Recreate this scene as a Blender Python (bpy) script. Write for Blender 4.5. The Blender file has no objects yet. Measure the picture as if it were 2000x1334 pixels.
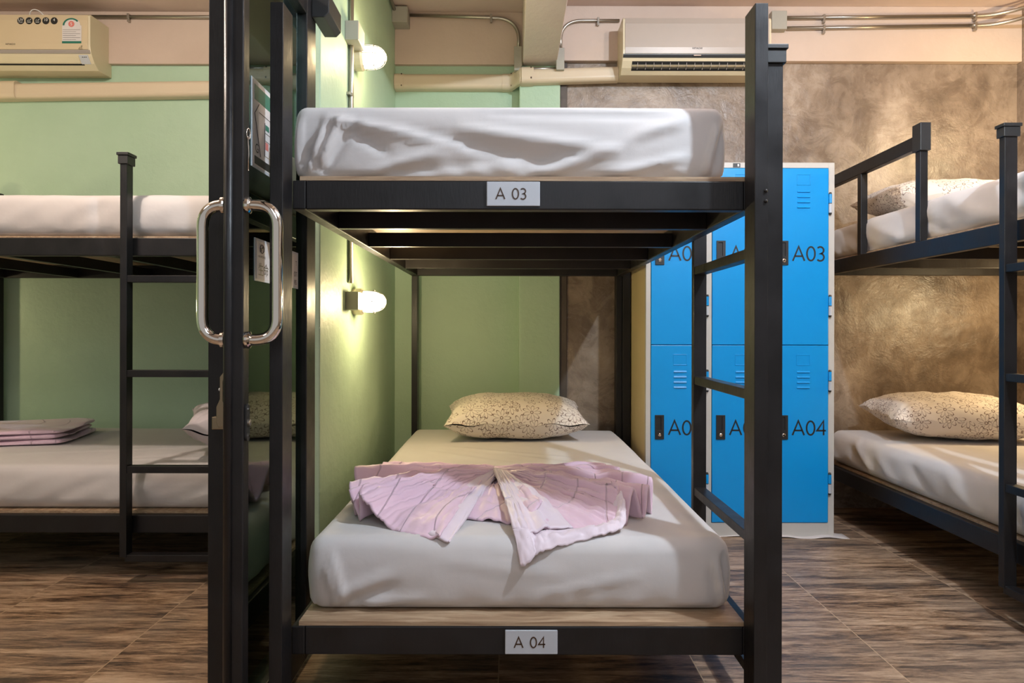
import bpy, bmesh, math, random
from mathutils import Vector, Matrix, noise
PI = math.pi
C = bpy.context.scene.collection
sc = bpy.context.scene

# ------------------------------------------------------------------ camera, world, lights
H = 1.02            # eye height
F = 1333.3          # focal length in pixels of the 2000 px frame
CX, CY = 997.0, 647.0
cam_d = bpy.data.cameras.new('camera'); cam = bpy.data.objects.new('camera', cam_d); C.objects.link(cam)
cam.location = (0, 0, H); cam.rotation_euler = (PI/2, math.radians(-0.12), 0)
cam_d.sensor_width = 36; cam_d.lens = 24; cam_d.shift_x = 0.0015; cam_d.shift_y = -0.010
cam_d.clip_start = 0.02
sc.camera = cam
sc.view_settings.view_transform = 'Standard'; sc.view_settings.look = 'None'
sc.view_settings.gamma = 1; sc.view_settings.use_curve_mapping = False
sc.view_settings.exposure = 0.34

w = bpy.data.worlds.new('world'); sc.world = w; w.use_nodes = True
w.node_tree.nodes['Background'].inputs[0].default_value = (.97, .93, .91, 1)
w.node_tree.nodes['Background'].inputs[1].default_value = 0.33

def lamp(name, kind, loc, energy, col, size=.05, target=None, shape=None, sy=None):
    d = bpy.data.lights.new(name, kind); d.energy = energy; d.color = col
    if kind == 'AREA':
        d.size = size
        if sy: d.shape = 'RECTANGLE'; d.size_y = sy
    else: d.shadow_soft_size = size
    o = bpy.data.objects.new(name, d); C.objects.link(o); o.location = loc
    if target is not None:
        o.rotation_euler = (Vector(target)-Vector(loc)).to_track_quat('-Z', 'Y').to_euler()
    return o
lamp('aisle_lamp_light', 'POINT', (1.38, 1.02, 2.72), 145, (.72, .86, 1.0), .03)
lamp('left_room_light', 'POINT', (-1.75, 1.9, 2.74), 64, (1.0, .86, .74), .04)
lamp('left_fill_light', 'AREA', (-2.6, .3, 2.82), 14, (1.0, .88, .78), .5, (-2.3, 3.5, .8))  # unseen area fill, added to brighten the green room from the front
lamp('aisle_far_light', 'POINT', (1.25, 2.3, 2.72), 20, (1.0, .84, .74), .05)
lamp('front_fill_light', 'AREA', (.2, -.7, 2.82), 24, (.76, .87, 1.0), 1.2, (.2, 2.5, .9))  # unseen cool fill behind the camera, added to lift the mattress fronts

# ------------------------------------------------------------------ materials
def mat(name, col, rough=.5, metal=0, spec=.5):
    m = bpy.data.materials.new(name); m.use_nodes = True
    b = m.node_tree.nodes['Principled BSDF']
    b.inputs['Base Color'].default_value = (*col, 1); b.inputs['Roughness'].default_value = rough
    b.inputs['Metallic'].default_value = metal; b.inputs['Specular IOR Level'].default_value = spec
    return m, m.node_tree.nodes, m.node_tree.links, b
def coords(N, L, kind='Object', scale=(1, 1, 1)):
    t = N.new('ShaderNodeTexCoord'); mp = N.new('ShaderNodeMapping'); mp.inputs['Scale'].default_value = scale
    L.new(t.outputs[kind], mp.inputs[0]); return mp.outputs[0]
def noise_n(N, L, vec, scale, detail=6, rough=.6, dist=0):
    n = N.new('ShaderNodeTexNoise'); n.inputs['Scale'].default_value = scale; n.inputs['Detail'].default_value = detail
    n.inputs['Roughness'].default_value = rough; n.inputs['Distortion'].default_value = dist
    L.new(vec, n.inputs['Vector']); return n.outputs[0]
def ramp(N, L, fac, stops):
    r = N.new('ShaderNodeValToRGB'); e = r.color_ramp.elements
    while len(e) > 1: e.remove(e[0])
    e[0].position = stops[0][0]; e[0].color = (*stops[0][1], 1)
    for p, c in stops[1:]:
        k = e.new(p); k.color = (*c, 1)
    L.new(fac, r.inputs[0]); return r.outputs[0]
def bump(N, L, b, h, strength=.2, dist=.01, prev=None):
    n = N.new('ShaderNodeBump'); n.inputs['Strength'].default_value = strength; n.inputs['Distance'].default_value = dist
    L.new(h, n.inputs['Height'])
    if prev is not None: L.new(prev, n.inputs['Normal'])
    L.new(n.outputs[0], b.inputs['Normal']); return n.outputs[0]
def math_n(N, L, op, a, bb=None, c=None):
    n = N.new('ShaderNodeMath'); n.operation = op
    for i, v in enumerate((a, bb, c)):
        if v is None: continue
        if isinstance(v, (int, float)): n.inputs[i].default_value = v
        else: L.new(v, n.inputs[i])
    return n.outputs[0]
def mixc(N, L, fac, a, bb):
    n = N.new('ShaderNodeMix'); n.data_type = 'RGBA'
    for s, v in ((0, fac), (6, a), (7, bb)):
        if isinstance(v, (int, float)): n.inputs[s].default_value = v
        elif isinstance(v, tuple): n.inputs[s].default_value = (*v, 1)
        else: L.new(v, n.inputs[s])
    return n.outputs[2]
M = {}
def paint(name, col, col2, rough=.5, bs=.25, scale=2.5, fine=60, spec=.5):
    m, N, L, b = mat(name, col, rough, spec=spec); v = coords(N, L)
    n = noise_n(N, L, v, scale, 8, .6)
    L.new(ramp(N, L, n, [(.3, col), (.72, col2)]), b.inputs['Base Color'])
    p = bump(N, L, b, noise_n(N, L, v, fine, 4, .6), bs, .004)
    bump(N, L, b, noise_n(N, L, v, 6, 5, .6), bs, .02, p)
    M[name] = m; return m
paint('green_paint', (.37, .515, .365), (.43, .58, .425), .52, .3, 1.5, 45)
paint('pink_paint', (.50, .385, .31), (.60, .475, .39), .6, .25, 1.2, 30)
paint('ceiling_paint', (.54, .42, .37), (.66, .53, .47), .65, .25, 1.0, 25)
paint('beam_paint', (.60, .50, .44), (.66, .56, .50), .5, .5, 1.5, 18)
paint('ac_plastic', (.62, .54, .37), (.66, .58, .41), .35, .02, 1.5, 60)
paint('ac_panel', (.56, .45, .29), (.60, .49, .33), .3, .02, 1.5, 60)
paint('ac_panel_shaded', (.37, .31, .26), (.40, .34, .29), .35, .02, 1.5, 60)  # same panel made darker: the right unit's shade is put into the colour
paint('ac_grey', (.30, .26, .24), (.33, .29, .26), .35, .02)
paint('trunk_plastic', (.60, .49, .35), (.64, .53, .39), .38, .03, 1.5)
paint('box_paint', (.33, .31, .26), (.38, .36, .30), .5, .05, 4)
paint('locker_blue', (.0, .27, .66), (.0, .29, .71), .33, .06, 1.2, 20)
paint('locker_grey', (.50, .48, .44), (.56, .53, .48), .4, .04, 3, 60)
paint('locker_cream', (.60, .47, .25), (.64, .51, .29), .45, .05, 3)
paint('plate_plastic', (.46, .48, .52), (.50, .52, .56), .3, .03, 6)
paint('paper', (.60, .56, .55), (.64, .60, .58), .6, .03, 6)
paint('dark_band', (.055, .042, .034), (.12, .092, .072), .5, .3, 4, 40)
paint('rubber', (.012, .012, .012), (.02, .02, .02), .45, .05, 6)
paint('dark_void', (.006, .006, .006), (.01, .01, .01), .8, .02, 6)
paint('dark_green', (.01, .13, .09), (.012, .15, .10), .5, .02, 6)
paint('red_mark', (.60, .16, .13), (.62, .18, .15), .5, .02, 6)
paint('white_mark', (.72, .72, .70), (.75, .74, .72), .5, .02, 6)
paint('ink', (.012, .01, .01), (.015, .012, .012), .5, .02, 6)
paint('brown_ink', (.05, .022, .01), (.06, .028, .012), .4, .02, 6)

def concrete():
    m, N, L, b = mat('concrete', (.2, .15, .1), .4); v = coords(N, L)
    a = noise_n(N, L, v, 1.6, 12, .66, .6); d = noise_n(N, L, v, 5.5, 10, .7, 1.2)
    v2 = coords(N, L, 'Object', (1, 1, .35)); s = noise_n(N, L, v2, 3.5, 8, .65, .4)
    f = math_n(N, L, 'ADD', math_n(N, L, 'MULTIPLY', a, .5), math_n(N, L, 'ADD', math_n(N, L, 'MULTIPLY', d, .25), math_n(N, L, 'MULTIPLY', s, .25)))
    c = ramp(N, L, f, [(.38, (.085, .060, .042)), (.47, (.17, .123, .087)), (.54, (.27, .205, .152)), (.64, (.46, .37, .29))])
    sp = noise_n(N, L, v, 26, 4, .8, 2); spk = ramp(N, L, sp, [(.70, (0, 0, 0)), (.76, (1, 1, 1))])
    L.new(mixc(N, L, math_n(N, L, 'MULTIPLY', spk, .5), c, (.52, .44, .36)), b.inputs['Base Color'])
    L.new(ramp(N, L, d, [(.3, (.20,)*3), (.7, (.34,)*3)]), b.inputs['Roughness'])
    p = bump(N, L, b, noise_n(N, L, v, 9, 8, .7, 1), .3, .015)
    bump(N, L, b, noise_n(N, L, v, 70, 5, .7), .25, .004, p)
    M['concrete'] = m
concrete()
def blacksteel():
    m, N, L, b = mat('black_steel', (.018, .017, .019), .42, spec=.38); v = coords(N, L)
    n = noise_n(N, L, v, 9, 6, .6); s = noise_n(N, L, v, 55, 6, .8, .5)
    c = ramp(N, L, n, [(.3, (.006, .0055, .006)), (.7, (.013, .0115, .012))])
    sp = ramp(N, L, s, [(.72, (0, 0, 0)), (.76, (1, 1, 1))])
    L.new(mixc(N, L, math_n(N, L, 'MULTIPLY', sp, .35), c, (.26, .25, .25)), b.inputs['Base Color'])
    L.new(ramp(N, L, n, [(.3, (.33,)*3), (.7, (.5,)*3)]), b.inputs['Roughness'])
    v2 = coords(N, L, 'Object', (60, 60, 9))
    bump(N, L, b, noise_n(N, L, v2, 3, 4, .6), .12, .004)
    M['black_steel'] = m
blacksteel()
def plywood():
    m, N, L, b = mat('plywood', (.4, .27, .16), .5); v = coords(N, L, 'Object', (1.2, 9, 30))
    n = noise_n(N, L, v, 4, 8, .65, 1.2)
    L.new(ramp(N, L, n, [(.32, (.22, .13, .075)), (.5, (.38, .26, .16)), (.7, (.52, .39, .26))]), b.inputs['Base Color'])
    bump(N, L, b, n, .1, .003); M['plywood'] = m
plywood()
def chrome(name, col, rough):
    m, N, L, b = mat(name, col, rough, 1); v = coords(N, L)
    bump(N, L, b, noise_n(N, L, v, 9, 3, .5), .04, .004); M[name] = m
chrome('chrome', (.80, .76, .70), .07); chrome('galvanised', (.42, .39, .34), .38); chrome('dull_brass', (.30, .24, .16), .4)
def fabric(name, c1, c2, rough=.85, weave=.12, wr=.35, sheen=.12):
    m, N, L, b = mat(name, c1, rough, spec=.25); v = coords(N, L)
    n = noise_n(N, L, v, 3, 6, .6)
    L.new(ramp(N, L, n, [(.3, c1), (.7, c2)]), b.inputs['Base Color'])
    b.inputs['Sheen Weight'].default_value = sheen
    p = bump(N, L, b, noise_n(N, L, coords(N, L, 'Object', (1, 1, 1)), 320, 2, .5), weave, .001)
    bump(N, L, b, noise_n(N, L, v, 5, 4, .55, .3), wr*.5, .02, p)
    M[name] = m; return m, N, L, b
fabric('sheet', (.56, .53, .52), (.61, .58, .57))
fabric('plain_pillow', (.60, .54, .56), (.64, .58, .60))
def pink_fabric():
    m, N, L, b = fabric('pink_satin', (.72, .50, .60), (.78, .56, .66), .42, .03, .5, .35)
    # quilt stitching: wavy double lines pressed into the cloth
    v = coords(N, L, 'Object', (1, 1, 1))
    wv = N.new('ShaderNodeTexWave'); wv.inputs['Scale'].default_value = 1.1; wv.inputs['Distortion'].default_value = 7
    wv.inputs['Detail'].default_value = 0; wv.inputs['Detail Scale'].default_value = 2.0
    L.new(v, wv.inputs['Vector'])
    ln = ramp(N, L, wv.outputs[1], [(.46, (1, 1, 1)), (.49, (0, 0, 0)), (.5, (.9, .9, .9)), (.52, (0, 0, 0)), (.55, (1, 1, 1))])
    prev = b.inputs['Normal'].links[0].from_socket
    bump(N, L, b, ln, .8, .003, prev)
    M['pink_satin'] = m
pink_fabric()
fabric('pale_satin', (.74, .62, .68), (.79, .67, .73), .4, .03, .4, .3)
def floral():
    m, N, L, b = fabric('floral_cotton', (.70, .63, .56), (.74, .67, .60), .8, .06, .3, .2)
    uv = N.new('ShaderNodeTexCoord'); mp = N.new('ShaderNodeMapping'); L.new(uv.outputs['UV'], mp.inputs[0])
    mp.inputs['Scale'].default_value = (1, 1, 1)
    def layer(scale, off, rnd):
        mp2 = N.new('ShaderNodeMapping'); mp2.inputs['Location'].default_value = off; mp2.inputs['Scale'].default_value = (scale,)*3
        L.new(mp.outputs[0], mp2.inputs[0])
        vo = N.new('ShaderNodeTexVoronoi'); vo.voronoi_dimensions = '2D'; vo.inputs['Scale'].default_value = 1; vo.inputs['Randomness'].default_value = rnd
        L.new(mp2.outputs[0], vo.inputs['Vector'])
        sub = N.new('ShaderNodeVectorMath'); sub.operation = 'SUBTRACT'; L.new(mp2.outputs[0], sub.inputs[0]); L.new(vo.outputs['Position'], sub.inputs[1])
        sp = N.new('ShaderNodeSeparateXYZ'); L.new(sub.outputs[0], sp.inputs[0])
        r = math_n(N, L, 'SQRT', math_n(N, L, 'ADD', math_n(N, L, 'MULTIPLY', sp.outputs[0], sp.outputs[0]), math_n(N, L, 'MULTIPLY', sp.outputs[1], sp.outputs[1])))
        a = math_n(N, L, 'ARCTAN2', sp.outputs[1], sp.outputs[0])
        pet = math_n(N, L, 'ABSOLUTE', math_n(N, L, 'COSINE', math_n(N, L, 'MULTIPLY', a, 4.5)))
        pet = math_n(N, L, 'POWER', pet, .7)
        R = math_n(N, L, 'ADD', math_n(N, L, 'MULTIPLY', pet, .34), .08)
        d = math_n(N, L, 'ABSOLUTE', math_n(N, L, 'SUBTRACT', r, R))
        line = math_n(N, L, 'LESS_THAN', d, .024)
        # petal sides, close to the cusp directions
        side = math_n(N, L, 'LESS_THAN', math_n(N, L, 'MULTIPLY', pet, r), .035)
        side = math_n(N, L, 'MULTIPLY', side, math_n(N, L, 'LESS_THAN', r, .30))
        side = math_n(N, L, 'MULTIPLY', side, math_n(N, L, 'GREATER_THAN', r, .10))
        cen = math_n(N, L, 'LESS_THAN', math_n(N, L, 'ABSOLUTE', math_n(N, L, 'SUBTRACT', r, .06)), .018)
        return math_n(N, L, 'MAXIMUM', math_n(N, L, 'MAXIMUM', line, side), cen)
    msk = math_n(N, L, 'GREATER_THAN', noise_n(N, L, mp.outputs[0], 5, 1, .5), .5)
    f = math_n(N, L, 'MAXIMUM', layer(9.5, (0, 0, 0), .38), math_n(N, L, 'MULTIPLY', layer(9.5, (3.45, 1.55, 0), .5), msk))
    src = b.inputs['Base Color'].links[0].from_socket
    L.new(mixc(N, L, math_n(N, L, 'MULTIPLY', f, .85), src, (.10, .045, .028)), b.inputs['Base Color'])
floral()
def floor_mat():
    m, N, L, b = mat('wood_tile', (.2, .1, .05), .35); t = N.new('ShaderNodeTexCoord')
    sp = N.new('ShaderNodeSeparateXYZ'); L.new(t.outputs['Object'], sp.inputs[0])
    x = math_n(N, L, 'DIVIDE', math_n(N, L, 'ADD', sp.outputs[0], .035), .6); y = math_n(N, L, 'DIVIDE', sp.outputs[1], .6)
    fx = math_n(N, L, 'FRACT', x); fy = math_n(N, L, 'FRACT', y)
    ix = math_n(N, L, 'FLOOR', x); iy = math_n(N, L, 'FLOOR', y)
    gx = math_n(N, L, 'LESS_THAN', fx, .0055); gy = math_n(N, L, 'LESS_THAN', fy, .0055)
    g = math_n(N, L, 'MAXIMUM', gx, gy)
    # planks inside each tile: four strips running along x
    pl = math_n(N, L, 'FLOOR', math_n(N, L, 'MULTIPLY', fy, 4))
    off = math_n(N, L, 'ADD', math_n(N, L, 'MULTIPLY', ix, 7.31), math_n(N, L, 'ADD', math_n(N, L, 'MULTIPLY', iy, 3.17), math_n(N, L, 'MULTIPLY', pl, 1.73)))
    cb = N.new('ShaderNodeCombineXYZ'); L.new(math_n(N, L, 'ADD', math_n(N, L, 'MULTIPLY', sp.outputs[0], 1.3), off), cb.inputs[0])
    L.new(math_n(N, L, 'MULTIPLY', sp.outputs[1], 11), cb.inputs[1]); L.new(off, cb.inputs[2])
    n = noise_n(N, L, cb.outputs[0], 1.5, 10, .72, .7)
    cb2 = N.new('ShaderNodeCombineXYZ'); L.new(math_n(N, L, 'ADD', math_n(N, L, 'MULTIPLY', sp.outputs[0], 9), off), cb2.inputs[0])
    L.new(math_n(N, L, 'MULTIPLY', sp.outputs[1], 70), cb2.inputs[1])
    n2 = noise_n(N, L, cb2.outputs[0], 1.2, 6, .8, .4)
    n3 = noise_n(N, L, t.outputs['Object'], 2.2, 4, .6)
    f = math_n(N, L, 'ADD', math_n(N, L, 'MULTIPLY', n, .62), math_n(N, L, 'MULTIPLY', n2, .38))
    c = ramp(N, L, f, [(.38, (.016, .009, .006)), (.44, (.08, .045, .026)), (.49, (.23, .14, .08)), (.56, (.44, .30, .19)), (.66, (.66, .51, .37))])
    gr = ramp(N, L, n3, [(.42, (0, 0, 0)), (.62, (1, 1, 1))])
    c = mixc(N, L, math_n(N, L, 'MULTIPLY', gr, .35), c, (.17, .15, .13))
    L.new(mixc(N, L, g, c, (.42, .30, .19)), b.inputs['Base Color'])
    L.new(ramp(N, L, f, [(.35, (.5,)*3), (.65, (.34,)*3)]), b.inputs['Roughness'])
    h = math_n(N, L, 'SUBTRACT', f, math_n(N, L, 'MULTIPLY', g, .6))
    bump(N, L, b, h, .35, .004); M['wood_tile'] = m
floor_mat()
def glass():
    m = bpy.data.materials.new('door_glass'); m.use_nodes = True; N = m.node_tree.nodes; L = m.node_tree.links
    N.remove(N['Principled BSDF']); out = N['Material Output']
    tr = N.new('ShaderNodeBsdfTransparent'); tr.inputs[0].default_value = (.92, .97, .95, 1)
    gl = N.new('ShaderNodeBsdfGlossy'); gl.inputs[0].default_value = (.80, .98, .93, 1); gl.inputs['Roughness'].default_value = .015
    v = coords(N, L); n = noise_n(N, L, v, 3, 2, .5); bp = N.new('ShaderNodeBump'); bp.inputs['Strength'].default_value = .015
    L.new(n, bp.inputs['Height']); L.new(bp.outputs[0], gl.inputs['Normal'])
    fr = N.new('ShaderNodeFresnel'); fr.inputs['IOR'].default_value = 1.62
    mx = N.new('ShaderNodeMixShader'); L.new(fr.outputs[0], mx.inputs[0]); L.new(tr.outputs[0], mx.inputs[1]); L.new(gl.outputs[0], mx.inputs[2])
    L.new(mx.outputs[0], out.inputs[0]); M['door_glass'] = m
glass()
def lampglass():
    m, N, L, b = mat('lit_globe', (1, .95, .85), .3); v = coords(N, L)
    c = ramp(N, L, noise_n(N, L, v, 12, 2, .5), [(.3, (1, .86, .62)), (.7, (1, .92, .76))]); L.new(c, b.inputs['Emission Color'])
    b.inputs['Emission Strength'].default_value = 7; M['lit_globe'] = m
lampglass()

# ------------------------------------------------------------------ mesh helpers
class MB:
    def __init__(s): s.v = []; s.f = []; s.uv = None; s.mi = []; s.cur = 0
    def add(s, vs, fs):
        n = len(s.v); s.v += [Vector(p) for p in vs]; s.f += [tuple(i+n for i in f) for f in fs]; s.mi += [s.cur]*len(fs); return s
    def box(s, x0, x1, y0, y1, z0, z1):
        return s.add([(x0,y0,z0),(x1,y0,z0),(x1,y1,z0),(x0,y1,z0),(x0,y0,z1),(x1,y0,z1),(x1,y1,z1),(x0,y1,z1)],
                     [(0,3,2,1),(4,5,6,7),(0,1,5,4),(1,2,6,5),(2,3,7,6),(3,0,4,7)])
    def tube(s, path, r, n=12, caps=True):
        path = [Vector(p) for p in path]; rings = []
        up = None
        for i, p in enumerate(path):
            t = ((path[i+1]-p) if i == 0 else (p-path[i-1]) if i == len(path)-1 else (path[i+1]-path[i-1])).normalized()
            if up is None:
                a = Vector((0,0,1)) if abs(t.z) < .9 else Vector((1,0,0)); up = t.cross(a).normalized()
            up = (up - t*up.dot(t)).normalized(); b = t.cross(up)
            rr = r[i] if isinstance(r, (list, tuple)) else r
            rings.append([p + (up*math.cos(2*PI*k/n) + b*math.sin(2*PI*k/n))*rr for k in range(n)])
        vs = [q for g in rings for q in g]; fs = []
        for i in range(len(path)-1):
            for k in range(n):
                a = i*n+k; c = i*n+(k+1) % n; fs.append((a, c, c+n, a+n))
        if caps: fs.append(tuple(range(n-1, -1, -1))); fs.append(tuple((len(path)-1)*n+k for k in range(n)))
        return s.add(vs, fs)
    def prism(s, poly, axis, a0, a1):   # poly of 2D points; axis 'x': (y,z), 'y': (x,z), 'z': (x,y)
        def mk(p, a): return {'x': (a, p[0], p[1]), 'y': (p[0], a, p[1]), 'z': (p[0], p[1], a)}[axis]
        n = len(poly); vs = [mk(p, a0) for p in poly]+[mk(p, a1) for p in poly]
        fs = [tuple(range(n)), tuple(range(2*n-1, n-1, -1))]+[(i, i+n, (i+1) % n+n, (i+1) % n) for i in range(n)]
        return s.add(vs, fs)
    def lathe(s, prof, origin, axis, n=24):   # prof: (radius, along)
        ax = Vector(axis).normalized(); a = Vector((0,0,1)) if abs(ax.z) < .9 else Vector((1,0,0))
        u = ax.cross(a).normalized(); v = ax.cross(u); o = Vector(origin); vs = []; fs = []
        for r, h in prof:
            for k in range(n): vs.append(o+ax*h+(u*math.cos(2*PI*k/n)+v*math.sin(2*PI*k/n))*r)
        for i in range(len(prof)-1):
            for k in range(n): fs.append((i*n+k, i*n+(k+1) % n, (i+1)*n+(k+1) % n, (i+1)*n+k))
        fs.append(tuple(range(n-1, -1, -1))); fs.append(tuple((len(prof)-1)*n+k for k in range(n)))
        return s.add(vs, fs)
    def grid(s, fn, nu, nv):
        vs = [fn(i/nu, j/nv) for j in range(nv+1) for i in range(nu+1)]
        fs = [(j*(nu+1)+i, j*(nu+1)+i+1, (j+1)*(nu+1)+i+1, (j+1)*(nu+1)+i) for j in range(nv) for i in range(nu)]
        return s.add(vs, fs)
    def build(s, name, m, parent=None, bevel=0, smooth=False, solid=0, sub=0, origin=None, weld=False):
        me = bpy.data.meshes.new(name)
        o = bpy.data.objects.new(name, me); C.objects.link(o)
        org = Vector(origin) if origin is not None else Vector((0,0,0))
        if parent is not None:
            o.parent = parent; org = parent.get('_o') and Vector(parent['_o']) or org
            if origin is None: org = Vector(parent['_o'])
            o['_o'] = list(org)
            # children sit at their parent's origin
        else:
            o.location = org; o['_o'] = list(org)
        me.from_pydata([p-org for p in s.v], [], s.f)
        for mm in (m if isinstance(m, (list, tuple)) else [m]): me.materials.append(mm)
        for p, k in zip(me.polygons, s.mi): p.material_index = k
        bm = bmesh.new(); bm.from_mesh(me)
        if weld: bmesh.ops.remove_doubles(bm, verts=bm.verts, dist=1e-5)
        bmesh.ops.recalc_face_normals(bm, faces=bm.faces)
        bm.to_mesh(me); bm.free()
        if smooth:
            for p in me.polygons: p.use_smooth = True
        if solid:
            k = o.modifiers.new('solid', 'SOLIDIFY'); k.thickness = solid; k.offset = 0
        if bevel:
            k = o.modifiers.new('bevel', 'BEVEL'); k.width = bevel; k.segments = 2; k.limit_method = 'ANGLE'; k.harden_normals = False
        if sub:
            k = o.modifiers.new('sub', 'SUBSURF'); k.levels = sub; k.render_levels = sub
        return o
def thing(name, label, cat, loc, group=None, kind=None):
    o = bpy.data.objects.new(name, None); C.objects.link(o); o.location = loc; o['_o'] = list(loc); o.empty_display_size = .1
    return tag(o, label, cat, group, kind)
def tag(o, label=None, cat=None, group=None, kind=None):
    if label: o['label'] = label
    if cat: o['category'] = cat
    if group: o['group'] = group
    if kind: o['kind'] = kind
    return o
def struct(mb, name, m, **k):
    o = mb.build(name, m, **k); o['kind'] = 'structure'; return o
def at(px, py, Y): return Vector(((px-CX)/F*Y, Y, H-(py-CY)/F*Y))
def arc(p0, c, p1, n=8):     # rounded corner from p0 via corner c to p1 (quadratic)
    p0, c, p1 = Vector(p0), Vector(c), Vector(p1)
    return [p0*(1-t)**2+c*2*t*(1-t)+p1*t*t for t in [i/n for i in range(n+1)]]

# stroke lettering
def ell(cx, cy, rx, ry, a0=0, a1=360, n=20):
    return [(cx+rx*math.cos(math.radians(a0+(a1-a0)*i/n)), cy+ry*math.sin(math.radians(a0+(a1-a0)*i/n))) for i in range(n+1)]
GL = {'A': (.82, [[(0, 0), (.41, 1), (.82, 0)], [(.14, .33), (.68, .33)]]),
      '0': (.62, [ell(.31, .5, .28, .48, n=28)]),
      '3': (.5, [ell(.2, .74, .24, .24, 140, -90, 14)+ell(.2, .26, .26, .26, 90, -140, 14)[1:]]),
      '4': (.62, [[(.46, 0), (.46, 1), (.0, .32), (.62, .32)]]),
      '5': (.5, [[(.46, .98), (.12, .98), (.08, .56)]+ell(.2, .3, .27, .3, 100, -130, 14)]),
      '6': (.55, [ell(.28, .3, .25, .3, n=20), [(.04, .36), (.18, .72), (.40, 1)]]),
      '7': (.5, [[(0, .98), (.5, .98), (.15, 0)]]),
      '8': (.5, [ell(.25, .75, .2, .23, n=18), ell(.25, .27, .25, .27, n=18)])}
def lettering(mb, txt, x, z, h, y, wgt=.13, gap=.16, th=.0012, space=.5):
    """letters standing in the xz plane, front facing -y"""
    for ch in txt:
        if ch == ' ': x += space*h; continue
        wd, strokes = GL[ch]
        for st in strokes:
            pts = [Vector((x+p[0]*h, z+p[1]*h)) for p in st]; r = wgt*h/2
            closed = (pts[0]-pts[-1]).length < 1e-5
            L_, R_ = [], []
            for i, p in enumerate(pts):
                if closed and i in (0, len(pts)-1): a = pts[-2]; bq = pts[1]; t = (bq-a).normalized(); sc_ = 1
                elif i == 0: t = (pts[1]-p).normalized(); sc_ = 1
                elif i == len(pts)-1: t = (p-pts[-2]).normalized(); sc_ = 1
                else:
                    t1 = (p-pts[i-1]).normalized(); t2 = (pts[i+1]-p).normalized(); t = (t1+t2).normalized()
                    sc_ = min(2.2, 1/max(.3, t.dot(t1)))
                nrm = Vector((-t.y, t.x)); L_.append(p+nrm*r*sc_); R_.append(p-nrm*r*sc_)
            k = len(pts); vs = []
            for dy in (0, -th): vs += [(q.x, y+dy, q.y) for q in L_]+[(q.x, y+dy, q.y) for q in R_]
            fs = []
            for i in range(k-1):
                fs.append((2*k+i, 3*k+i, 3*k+i+1, 2*k+i+1)); fs.append((i, i+1, k+i+1, k+i))
                fs.append((i, 2*k+i, 2*k+i+1, i+1)); fs.append((k+i, k+i+1, 3*k+i+1, 3*k+i))
            mb.add(vs, fs)
        x += (wd+gap)*h
    return mb
def text_mesh(mb, txt, size, place, align='CENTER'):
    """built-in font glyphs; place maps (x, y) -> world"""
    cu = bpy.data.curves.new('t', 'FONT'); cu.body = txt; cu.size = size; cu.align_x = align
    o = bpy.data.objects.new('t', cu); C.objects.link(o)
    dg = bpy.context.evaluated_depsgraph_get(); me = bpy.data.meshes.new_from_object(o.evaluated_get(dg))
    mb.add([place(v.co.x, v.co.y) for v in me.vertices], [tuple(p.vertices) for p in me.polygons])
    bpy.data.objects.remove(o); bpy.data.curves.remove(cu); bpy.data.meshes.remove(me)
    return mb

# ------------------------------------------------------------------ the room
YL, YR = 4.03, 3.96
XC0, XC1, XR, XLW = .048, .284, 2.935, -4.6
ZC = H+1.87
struct(MB().box(XLW-.2, XR+.2, -2.5, 4.3, -.1, 0), 'floor', M['wood_tile'])
struct(MB().box(XLW-.2, XR+.2, -2.5, 4.3, ZC, ZC+.1), 'ceiling', M['ceiling_paint'])
struct(MB().box(XLW, XC0, YL, YL+.15, 0, ZC), 'wall_back', M['green_paint'])
struct(MB().box(XC1, XR, YR, YR+.2, 0, ZC), 'wall_rear_concrete', M['concrete'])
struct(MB().box(XC0, XC1, 3.93, 4.18, 0, H+1.531), 'wall_column', M['green_paint'], bevel=.006)
struct(MB().box(XC1, XC1+.042, 3.948, YR+.001, 0, H+1.555), 'trim_7', M['dark_band'], bevel=.004)  # dark vertical band beside the column
struct(MB().box(XR, XR+.15, -1.5, 4.18, 0, ZC), 'wall_right', M['concrete'])
struct(MB().box(XLW-.15, XLW, -1.5, 4.2, 0, ZC), 'wall_left', M['green_paint'])
struct(MB().box(-.78, -.682, 2.444, YL, 0, ZC), 'wall_partition', M['green_paint'], bevel=.004)
zb = H+1.563
struct(MB().box(XLW, -.78, 4.0, YL+.001, zb, ZC), 'trim_1', M['pink_paint'], bevel=.003)
struct(MB().box(-.682, XC1-.03, 4.0, YL+.001, zb, ZC), 'trim_2', M['pink_paint'], bevel=.003)
struct(MB().box(XC1-.03, XR, 3.92, YR+.001, H+1.555, ZC), 'trim_3', M['pink_paint'], bevel=.003)
struct(MB().box(.067, .262, -1.5, 4.0, H+1.531, ZC), 'trim_4', M['beam_paint'], bevel=.006)      # ceiling beam
struct(MB().box(-.742, -.694, 1.675, 1.73, 0, H+1.2), 'trim_5', M['black_steel'], bevel=.002)      # door jamb
struct(MB().box(-.742, -.62, -1.4, 2.44, H+1.2, H+1.27), 'trim_6', M['black_steel'], bevel=.002)    # door head

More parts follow.
